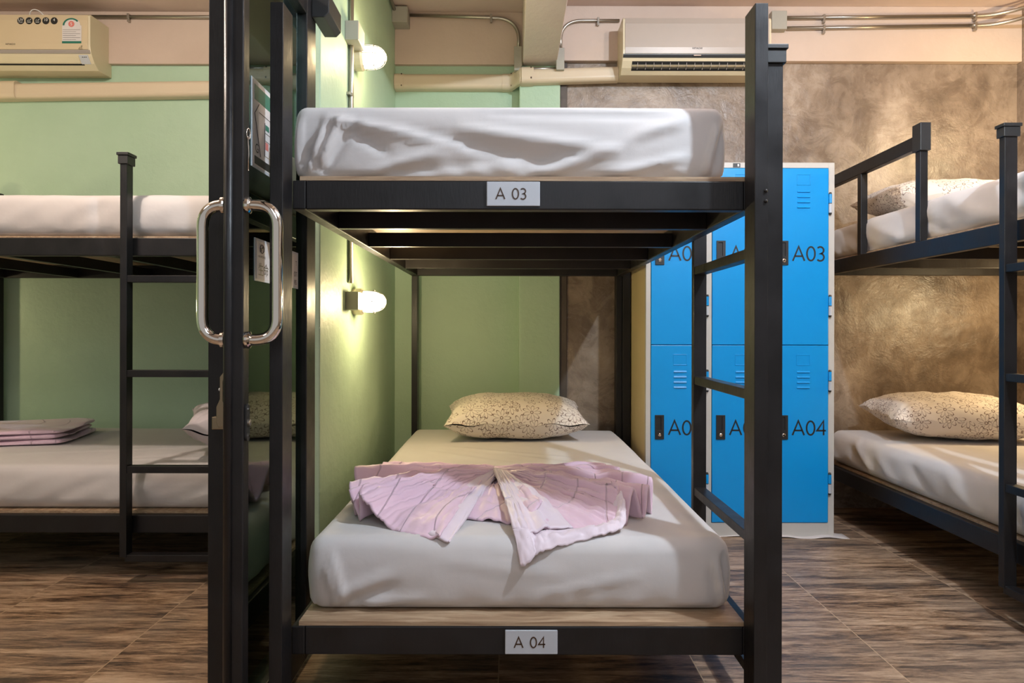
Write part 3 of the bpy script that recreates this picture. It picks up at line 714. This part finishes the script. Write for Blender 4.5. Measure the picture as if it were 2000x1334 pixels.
# ------------------------------------------------------------------ lockers
def locker():
    X0, X1 = (1262-CX)/F*3.40, (1629-CX)/F*3.40; Y0, Y1 = 3.40, 3.84; Z1 = 1.862
    t = thing('locker', 'steel locker with three columns of blue doors and grey frame against concrete wall', 'locker', ((X0+X1)/2, Y0, 0))
    MB().box(X0, X0+.004, Y0+.031, Y1, .0, Z1).box(X1-.004, X1, Y0+.031, Y1, 0, Z1).box(X0+.004, X1-.004, Y1-.004, Y1, 0, Z1-.004).box(X0+.004, X1-.004, Y0+.031, Y1, Z1-.004, Z1).box(X0+.004, X1-.004, Y0+.031, Y1-.004, .05, .06).build('body', M['locker_cream'], t)
    colw = (X1-X0)/3; xs = [X0+.026, X0+colw, X0+2*colw, X1-.028]
    zt = H-(327-CY)/F*3.4; zm = H-(673-CY)/F*3.4; zb_ = H-(1020-CY)/F*3.4
    fr = MB().box(X0-.001, X0+.022, Y0, Y0+.03, 0, Z1+.001).box(X1-.028, X1+.001, Y0, Y0+.03, 0, Z1+.001).box(X0+.022, X1-.028, Y0, Y0+.03, zt, Z1+.001).box(X0+.022, X1-.028, Y0, Y0+.03, 0, zb_)
    for k in (1, 2): fr.box(X0+k*colw-.014, X0+k*colw+.014, Y0, Y0+.03, zb_, zt)
    fr.build('frame', M['locker_grey'], t, bevel=.001)
    nums = [('A07', 'A08'), ('A05', 'A06'), ('A03', 'A04')]
    for c in range(3):
        a = X0+.024 if c == 0 else X0+c*colw+.016; b = X1-.030 if c == 2 else X0+(c+1)*colw-.016
        for rr, (z0, z1) in enumerate(((zm+.0015, zt-.002), (zb_+.002, zm-.0015))):
            d = MB().box(a, b, Y0-.004, Y0+.018, z0, z1)
            d = d.build('door', M['locker_blue'], t, bevel=.0025)
            hz = H-((494 if rr == 0 else 834)-CY)/F*3.4
            ln = MB(); lettering(ln, nums[c][rr], a+.088, hz-.037, .071, Y0-.004, .115, .14, .0008)
            ln.build('lettering', M['ink'], d)
            hh = MB(); hx = a+.020; h0, h1 = hz-.058, hz+.062      # recessed pull
            hh.box(hx, hx+.044, Y0-.010, Y0-.0035, h0, h0+.045).box(hx, hx+.008, Y0-.010, Y0-.0035, h0+.045, h1).box(hx+.030, hx+.044, Y0-.010, Y0-.0035, h0+.045, h1).box(hx+.008, hx+.030, Y0-.010, Y0-.0035, h1-.008, h1)
            hh.box(hx+.008, hx+.030, Y0-.0045, Y0-.0038, h0+.045, h1-.008)
            hn = hh.build('handle', M['rubber'], d, bevel=.001)
            MB().lathe([(.0085, 0), (.0085, .003), (.005, .005)], (hx+.022, Y0-.010, h0+.022), (0, -1, 0), 16).build('key_lock', M['chrome'], hn)
            vz = z1-.045 if rr else z1-.03; vx = (a+b)/2-.005+.012
            v = MB()
            # raised label frame and four pressed louvres
            x0, x1_ = vx-.033, vx+.036; q0, q1 = vz-.055, vz
            for bx_ in ((x0, x1_, q1-.004, q1), (x0, x1_, q0, q0+.004), (x0, x0+.004, q0, q1), (x1_-.004, x1_, q0, q1)):
                v.box(bx_[0], bx_[1], Y0-.0056, Y0-.0035, bx_[2], bx_[3])
            v.build('label_holder', M['locker_blue'], d, bevel=.001)
            v = MB()
            for k in range(4):
                zz = vz-.085-.026*k
                v.prism([(Y0-.0038, zz+.004), (Y0-.0095, zz-.004), (Y0-.0038, zz-.005)], 'x', x0+.003, x1_-.003)
            v.build('louvre', M['locker_blue'], d)
            for zf in (.22, .80):
                zz = z0+(z1-z0)*zf
                hg = MB().tube([(b+.007, Y0-.007, zz-.056), (b+.007, Y0-.007, zz-.05), (b+.007, Y0-.007, zz+.05), (b+.007, Y0-.007, zz+.056)], [.0045, .007, .007, .0045], 10).build('hinge', M['rubber'], d, smooth=False)
                MB().tube([(b+.007, Y0-.007, zz+.002), (b+.007, Y0-.007, zz+.046)], .0078, 10).build('hinge_barrel', M['locker_blue'], hg)
                MB().tube([(b+.007, Y0-.007, zz-.046), (b+.007, Y0-.007, zz-.002)], .0078, 10).build('hinge_barrel', M['plate_plastic'], hg)
    m = at(1438, 322, 3.4)
    p = MB().box(m.x-.018, m.x+.018, Y0-.002, Y0-.0005, m.z-.010, m.z+.010).build('maker_badge', M['rubber'], t)
    MB().box(m.x+.004, m.x+.012, Y0-.0028, Y0-.0018, m.z-.006, m.z+.006).build('badge_mark', M['white_mark'], p)
    s = MB().grid(lambda u, v: (X0-.02+(X1-X0+.09)*u, 3.365+.09*v+(.02*math.sin(u*5)+.02*u if v < .5 else 0), .0035+.004*math.sin(u*30)*(.3+u)), 40, 6)
    tag(s.build('floor_mat', M['paper'], origin=((X0+X1)/2, 3.4, 0), solid=.003, smooth=True), 'thin pale mat edge peeking out under the blue locker', 'mat')
locker()

# ------------------------------------------------------------------ air conditioners
PF = [(0.0, 0.0), (.125, -.004), (.165, .022), (.190, .052), (.203, .078), (.208, .105), (.208, .272), (.200, .283), (0, .29)]
def pfa(z):     # depth of the front profile at height z
    for (d0, z0), (d1, z1) in zip(PF[1:], PF[2:]):
        if z0 <= z <= z1: return d0+(d1-d0)*(z-z0)/(z1-z0)
    return .2
def patch(x0, x1, Yw, zb_, z0, z1, off, n=6):
    mb = MB(); zs_ = [z0+(z1-z0)*i/n for i in range(n+1)]
    fr = [(Yw-pfa(z)-off, zb_+z) for z in zs_]; bk = [(Yw-pfa(z)+.003, zb_+z) for z in reversed(zs_)]
    return mb.prism(fr+bk, 'x', x0, x1)
def aircon(label, x0, x1, Yw, zb_, opened):
    t = thing('air_conditioner', label, 'air conditioner', ((x0+x1)/2, Yw, zb_))
    MB().prism([(Yw-d, zb_+z) for d, z in PF], 'x', x0, x1).build('body', M['ac_plastic'], t, bevel=.003)
    patch(x0+.012, x1-.012, Yw, zb_, .086, .280, .004).build('front_panel', M['ac_panel_shaded' if opened else 'ac_panel'], t, bevel=.001)
    patch(x0+.003, x1-.003, Yw, zb_, .066, .083, .005, 3).build('trim_strip', M['rubber' if opened else 'ac_grey'], t)
    lg = MB(); xl = x0+(x1-x0)*(.5 if opened else .46)
    if not opened: xl = (20-CX)/F*3.82
    text_mesh(lg, 'HITACHI', .014, lambda x, y: (xl+x, Yw-pfa(.11)-.0055, zb_+.108+y)); lg.build('lettering', M['ink'], t)
    if opened:
        patch(x0+.055, x1-.04, Yw, zb_, .012, .050, .001, 6).build('air_outlet', M['dark_void'], t)
        for zz, of in ((.030, .010),):
            MB().prism([(Yw-pfa(zz)-of, zb_+zz+.004), (Yw-pfa(zz)-of-.004, zb_+zz), (Yw-pfa(zz)+.01, zb_+zz-.006), (Yw-pfa(zz)+.01, zb_+zz-.002)], 'x', x0+.055, x1-.04).build('louvre', M['ac_plastic'], t)
        k = int((x1-x0-.12)/.045)
        for i in range(k):
            fn_ = MB(); xx = x0+.085+i*.045; fn_.box(xx, xx+.002, Yw-pfa(.02)-.006, Yw-pfa(.02)+.004, zb_+.014, zb_+.022).box(xx, xx+.002, Yw-pfa(.04)-.005, Yw-pfa(.02)+.004, zb_+.022, zb_+.047)
            fn_.build('fin', M['ac_grey'], t)
        MB().box((x0+x1)/2-.02, (x0+x1)/2+.02, Yw-.215, Yw-.2, zb_+.071, zb_+.076).build('indicator', M['chrome'], t)
    else:
        patch(x0+.03, x1-.075, Yw, zb_, .026, .058, .003, 6).build('louvre', M['ac_plastic'], t)
        patch(x0+.03, x1-.06, Yw, zb_, .016, .022, .0015, 2).build('air_gap', M['dark_void'], t)
        patch(x1-.072, x1-.02, Yw, zb_, .020, .060, .0025, 5).build('display_panel', M['plate_plastic'], t)
        dm = MB()
        for i in range(3): dm.box(x1-.055+i*.010, x1-.050+i*.010, Yw-pfa(.05)-.004, Yw-pfa(.05), zb_+.048, zb_+.052)
        dm.build('display_mark', M['ink'], t)
        # round feature stickers and the energy label
        yy = Yw-.2145; zc = H-(43-CY)/F*3.82
        for i, tx in enumerate(('UV', '', '', '10', '4')):
            xc = (40+16.3*i-CX)/F*3.82
            s = MB().lathe([(.0195, 0), (.0195, .0008)], (xc, yy+.002, zc), (0, -1, 0), 28).build('feature_sticker', M['rubber'], t)
            q = MB()
            if tx: text_mesh(q, tx, .022, lambda x, y: (xc+x, yy+.0008, zc-.002+y))
            if tx == 'UV': text_mesh(q, 'Fresh', .010, lambda x, y: (xc+x, yy+.0008, zc-.011+y))
            if tx == '': q.tube([(xc-.010, yy+.0008, zc-.004+.003*i), (xc-.002, yy+.0008, zc+.004), (xc+.004, yy+.0008, zc+.001), (xc+.011, yy+.0008, zc+.010)], .0012, 6)
            if tx == '': q.box(xc-.010, xc+.010, yy+.0004, yy+.001, zc-.009, zc-.006)
            q.build('lettering', M['white_mark'], s)
        xa, xb_ = (121-CX)/F*3.82, (158.5-CX)/F*3.82; za, zt_ = H-(87-CY)/F*3.82, H-(52-CY)/F*3.82; xm = (xa+xb_)/2-.002; rr = (xb_-xa)/2*.92
        s = MB().prism([(xa, za), (xb_, za), (xb_, zt_)]+[(xm+rr*math.cos(a), zt_+rr*.85*math.sin(a)) for a in [PI*i/16 for i in range(17)]]+[(xa, zt_)], 'y', yy+.002, yy+.0008).build('energy_label', M['paper'], t)
        q = MB(); a_ = [PI*i/20 for i in range(21)]
        for a0, a1 in zip(a_[:-1], a_[1:]):
            if a0 < .55: continue
            q.add([(xm+r_*math.cos(a), yy, zt_+r_*.85*math.sin(a)) for r_, a in ((rr*.98, a0), (rr*.78, a0), (rr*.78, a1), (rr*.98, a1))], [(0, 1, 2, 3)])
        q.box(xa, xb_, yy-.0003, yy+.0006, za, za+.012); q.build('green_arc', M['dark_green'], s)
        q = MB(); q.lathe([(.017, 0), (.017, .0008)], (xm, yy+.0008, zt_+.008), (0, -1, 0), 24).build('red_disc', M['red_mark'], s)
        q = MB(); text_mesh(q, '5', .024, lambda x, y: (xm+x, yy-.0006, zt_-.0005+y)); text_mesh(q, '', .01, lambda x, y: (0, 0, 0)); q.build('lettering', M['white_mark'], s)
        q = MB()
        for k in range(6):
            zz = za+.02+k*.011; q.box(xa+.004, xb_-(.006 if k % 2 else .03), yy-.0002, yy+.0006, zz, zz+.0012)
        q.build('print_lines', M['ink'], s)
        q = MB(); x_ = (158-CX)/F*3.82; z_ = H-(95-CY)/F*3.82
        q.tube([(x_-.012, yy, z_-.006), (x_-.004, yy, z_+.003), (x_, yy, z_-.003), (x_+.006, yy, z_+.010), (x_-.002, yy, z_+.008)], .0009, 5).tube([(x_-.014, yy, z_-.009), (x_+.008, yy, z_-.007)], .0009, 5)
        q.build('curl_mark', M['ink'], t)
    return t
aircon('cream air conditioner with energy label and round stickers in the green room', -3.165, -2.357, YL, H+1.487, False)
aircon('cream air conditioner with shade darkened panel and open louvre above the bunk and blue locker', .612, 1.425, 3.945, H+1.437, True)
p0 = at(60, 28, 3.86)
cb = MB().tube([(p0.x-.028*math.cos(a*1.0)+.03*(a/PI)**1.5, 3.89-.02*math.sin(a), H+1.776+.042*math.sin(a)**.8) for a in [PI*i/24 for i in range(1, 24)]], .003, 8)
tag(cb.build('cable_loop', M['white_mark'], origin=(p0.x, 3.9, H+1.778), smooth=True), 'loop of white cable on top of the left air conditioner', 'cable')

# ------------------------------------------------------------------ trunking and conduits
def trunk(mb, xa, xb_, za, zb_, Yw, h=.088, d=.062, grow=0):
    prof = []
    for cx_, cz_, a0 in ((d-.022, h/2-.022, 0), (0, 0, None)): pass
    pr = [(0, -h/2)]+[(d-.025+.025*math.sin(a), -h/2+.025-.025*math.cos(a)) for a in [PI/2*i/6 for i in range(7)]]+[(d-.025+.025*math.cos(a), h/2-.025+.025*math.sin(a)) for a in [PI/2*i/6 for i in range(7)]]+[(0, h/2)]
    k = len(pr); g = 1+grow
    vs = [(xa, Yw-q[0]*g, za+q[1]*g) for q in pr]+[(xb_, Yw-q[0]*g, zb_+q[1]*g) for q in pr]
    mb.add(vs, [tuple(range(k)), tuple(range(2*k-1, k-1, -1))]+[(i, i+k, (i+1) % k+k, (i+1) % k) for i in range(k)])
    return mb
def trunking():
    t = thing('pipe_cover', 'cream pipe trunking running from the partition to the right air conditioner', 'pipe trunking', (-.3, YL, H+1.45), 'cream pipe trunking')
    zc = H+1.457
    trunk(MB(), -.68, .01, zc, zc, YL).build('straight_cover', M['trunk_plastic'], t, smooth=False)
    trunk(MB(), .05, .611, H+1.452, H+1.470, 3.93, .082, .055).build('straight_cover', M['trunk_plastic'], t)
    c = trunk(MB(), -.68, -.625, zc, zc, YL, grow=.05).build('end_collar', M['trunk_plastic'], t)
    s = MB(); s.box(-.640, -.634, YL-.067, YL-.06, zc-.032, zc-.026).box(-.640, -.634, YL-.064, YL-.05, zc+.036, zc+.042); s.build('screw', M['brown_ink'], c)
    j = MB(); trunk(j, -.05, -.005, zc, zc, YL, grow=.06)
    n = 8
    for i in range(n):
        f0, f1 = i/n, (i+1)/n; sm = lambda f: f*f*(3-2*f)
        mb_ = j; ya = YL-.095*sm(f0); yb = YL-.095*sm(f1)
        h, d, g = .088, .062, 1.05
        pr = [(0, -h/2)]+[(d-.025+.025*math.sin(a), -h/2+.025-.025*math.cos(a)) for a in [PI/2*i_/6 for i_ in range(7)]]+[(d-.025+.025*math.cos(a), h/2-.025+.025*math.sin(a)) for a in [PI/2*i_/6 for i_ in range(7)]]+[(0, h/2)]
        k = len(pr); x_a, x_b = -.012+.075*f0, -.012+.075*f1; z_a, z_b = zc+.004*f0, zc+.004*f1
        vs = [(x_a, ya-q[0]*g, z_a+q[1]*g) for q in pr]+[(x_b, yb-q[0]*g, z_b+q[1]*g) for q in pr]
        j.add(vs, [(q, q+k, (q+1) % k+k, (q+1) % k) for q in range(k)])
    trunk(j, .060, .128, zc, zc, 3.93, grow=.08)
    j = j.build('offset_joint', M['trunk_plastic'], t)
    s = MB(); s.box(-.002, .006, YL-.072, YL-.06, zc-.034, zc-.026).box(-.002, .006, YL-.07, YL-.05, zc+.034, zc+.042).box(.110, .118, 3.862, 3.87, zc-.026, zc-.016).box(.110, .118, 3.868, 3.88, zc+.036, zc+.044)
    s.build('screw', M['brown_ink'], j)
    t = thing('pipe_cover', 'cream pipe trunking below the air conditioner in the green room', 'pipe trunking', (-2.0, YL, H+1.41), 'cream pipe trunking')
    trunk(MB(), -3.3, -.78, H+1.388, H+1.428, YL, .092, .065).build('straight_cover', M['trunk_plastic'], t)
    xm = (17-CX)/F*3.97
    trunk(MB(), xm-.05, xm+.035, H+1.40, H+1.402, YL, .100, .068, .06).build('collar', M['trunk_plastic'], t)
trunking()
G = M['galvanised']
def clamp(mb, p, r, vert=False):
    x, y, z = p
    if vert: mb.box(x-.004, x+r+.008, y-r-.006, y+r+.006, z-.006, z+.006).box(x-.002, x+.012, y-r-.020, y-r-.004, z-.006, z+.006)
    else: mb.box(x-.006, x+.006, y-r-.003, y+r+.004, z-r-.003, z+r+.006).box(x-.006, x+.006, y-r, y+r, z-r-.020, z-r)
    return mb
def conduit(label, path, r, clamps=(), vert=False, group='steel conduits'):
    o = Vector(path[0]); t = thing('conduit', label, 'conduit', tuple(o), group)
    MB().tube(path, r, 14).build('pipe', G, t, smooth=True)
    for c in clamps: clamp(MB(), c, r, vert).build('pipe_clamp', G, t, bevel=.001)
def jbox(label, x0, x1, y0, y1, z0, z1, kn='front', n=2, m='box_paint'):
    t = thing('junction_box', label, 'junction box', ((x0+x1)/2, y1, z0), 'electrical junction boxes')
    MB().box(x0, x1, y0, y1, z0, z1).build('box_body', M[m], t, bevel=.003)
    k = MB()
    for i in range(n):
        if kn == 'front':
            zc = z0+(z1-z0)*(i+.5)/n; r_ = min(.011, (z1-z0)/n*.35); k.lathe([(r_, 0), (r_, .001), (r_*.85, .001)], ((x0+x1)/2, y0, zc), (0, -1, 0), 16)
        else:
            xc = x0+(x1-x0)*(i+.5)/n; k.lathe([(.010, 0), (.010, .001)], (xc, (y0+y1)/2, z0), (0, 0, -1), 16)
    if n: k.build('knockout', M[m], t)
    return t
a = at(800, 31, 3.97); yC = 3.975
z1_ = H-(35-CY)/F*yC; xk = (1012-CX)/F*yC; zk = H-(95-CY)/F*yC
conduit('steel conduit bending down to the box left of the ceiling beam', [(-.59, yC, H-(30-CY)/F*yC), (-.12, yC, z1_+.002)]+arc((-.10, yC, z1_), (xk, yC, z1_), (xk, yC, z1_-.13), 14)+[(xk, yC, zk)], .010, [((958-CX)/F*yC, yC, z1_+.002)])
jbox('grey junction box in the corner where partition meets ceiling', -.682, -.592, 3.90, 4.0, H-(43-CY)/F*3.9, H-(12-CY)/F*3.9, 'under', 2)
jbox('tall grey box with knockouts left of the ceiling beam', (1003-CX)/F*3.93, (1018-CX)/F*3.93, 3.885, 3.93, H-(139-CY)/F*3.9, H-(92-CY)/F*3.9, 'front', 4)
jbox('tall grey box with knockouts right of the ceiling beam', (1085-CX)/F*3.86, (1101-CX)/F*3.86, 3.85, 3.92, H-(137-CY)/F*3.86, H-(94-CY)/F*3.86, 'front', 3)
zq = H-(133-CY)/F*3.88
conduit('short conduit passing under the ceiling beam between two boxes', [((1016-CX)/F*3.89, 3.89, zq), ((1088-CX)/F*3.89, 3.89, zq)], .009)
x2 = (1094-CX)/F*3.9; z2 = H-(39-CY)/F*3.9
conduit('steel conduit bending down right of the ceiling beam', [(x2, 3.905, H-(95-CY)/F*3.9)]+arc((x2, 3.905, z2-.11), (x2+.002, 3.905, z2), (x2+.13, 3.905, z2), 14)+[(.62, 3.905, z2)], .009, [((1167-CX)/F*3.9, 3.905, z2)])
jbox('grey junction box right of the air conditioner with open louvre', (1505-CX)/F*3.88, (1535-CX)/F*3.88, 3.87, 3.92, H-(57-CY)/F*3.88, H-(21-CY)/F*3.88, 'front', 0)
for k, (pa, pb) in enumerate(((33, 28.5), (53.5, 47.5))):
    za, zb2 = H-(pa-CY)/F*3.9, H-(pb-CY)/F*3.9; xe = 2.62
    conduit(('upper' if k == 0 else 'lower')+' of two parallel conduits on the right wall top', [((1536-CX)/F*3.9, 3.905, za), (xe, 3.905, zb2)]+arc((xe, 3.905, zb2), (2.90, 3.905, zb2), (2.90, 3.62, zb2+.0), 14)+[(2.915, 2.0, zb2)], .0105,
            [((1608-CX)/F*3.9, 3.905, za), ((1904-CX)/F*3.9, 3.905, zb2+.001)])
conduit('steel conduit along the wall beside the left air conditioner', [(-2.7, 4.0-.012, H-(33-CY)/F*3.98), (-.79, 4.0-.012, H-(34-CY)/F*3.98)], .0105, [((249-CX)/F*3.98, 3.988, H-(33.5-CY)/F*3.98)])
conduit('vertical steel conduit dropping down the green partition to the lower lamp', [(-.670, 2.862, ZC), (-.670, 2.862, H+.20)], .0105, [(-.680, 2.862, H-(187-CY)/F*2.862)], True)
conduit('conduit running along the top of the green partition', [(-.668, 1.0, ZC-.03), (-.668, 3.90, ZC-.03)], .010)

# ------------------------------------------------------------------ bulkhead lamps
def bulkhead(label, X, sgn, Y, Z, energy, box=True, boxlen=.07, boxw=.053, boxz=(-.04, .036), boxy=-.15):
    t = thing('bulkhead_lamp', label, 'wall lamp', (X, Y, Z), 'lit wall lamps')
    ax = (sgn, 0, 0)
    MB().lathe([(.056, 0), (.058, .01), (.058, .035), (.050, .045)], (X, Y, Z), ax, 28).build('lamp_base', M['ac_plastic'], t, smooth=False)
    MB().lathe([(.046, .045), (.047, .06), (.046, .085), (.040, .108), (.028, .124), (.012, .132), (.001, .134)], (X, Y, Z), ax, 28).build('globe', M['lit_globe'], t, smooth=True)
    g = MB()
    for a in (0, PI/3, 2*PI/3):
        pts = []
        for i in range(13):
            f = -PI/2+PI*i/12; r_ = .053; h = .045+.095*math.cos(f)**.6 if math.cos(f) > 1e-6 else .045
            pts.append(Vector((X+sgn*h, Y+r_*math.sin(f)*math.cos(a), Z+r_*math.sin(f)*math.sin(a))))
        g.tube(pts, .0016, 6)
    g.tube([(X+sgn*.09, Y+.051*math.cos(a), Z+.051*math.sin(a)) for a in [2*PI*i/24 for i in range(25)]], .0016, 6)
    g.build('wire_guard', M['galvanised'], t, smooth=True)
    if box:
        MB().box(min(X, X+sgn*boxw), max(X, X+sgn*boxw), Y+boxy, Y+boxy+boxlen, Z+boxz[0], Z+boxz[1]).build('terminal_box', M['box_paint'], t, bevel=.003)
    l = lamp('globe_light', 'POINT', (X+sgn*.19, Y, Z), energy*1.25, (1.0, .76, .42), .04)
    return t
bulkhead('lit round wire guarded lamp high on the green partition', -.682, 1, 2.97, H+1.19, 3.9, boxlen=.12, boxz=(.005, .085), boxy=-.17, boxw=.056)
bulkhead('lit round wire guarded lamp low on the green partition, level with the bunk underside', -.682, 1, 2.97, H+.127, 8.0)
bulkhead('wall lamp high on the right wall above the right hand bunk', XR, -1, 3.2, H+1.15, 18, box=False)
bulkhead('wall lamp low on the right wall over the right lower mattress', XR, -1, 3.2, H+.15, 15, box=False)
for z, e in ((1.19, 3), (.13, 6)):
    lamp('green_room_lamp_light', 'POINT', (-3.6, 3.4, H+z), e*1.6, (1.0, .80, .46), .04)
for o in list(sc.objects):
    if '_o' in o: del o['_o']
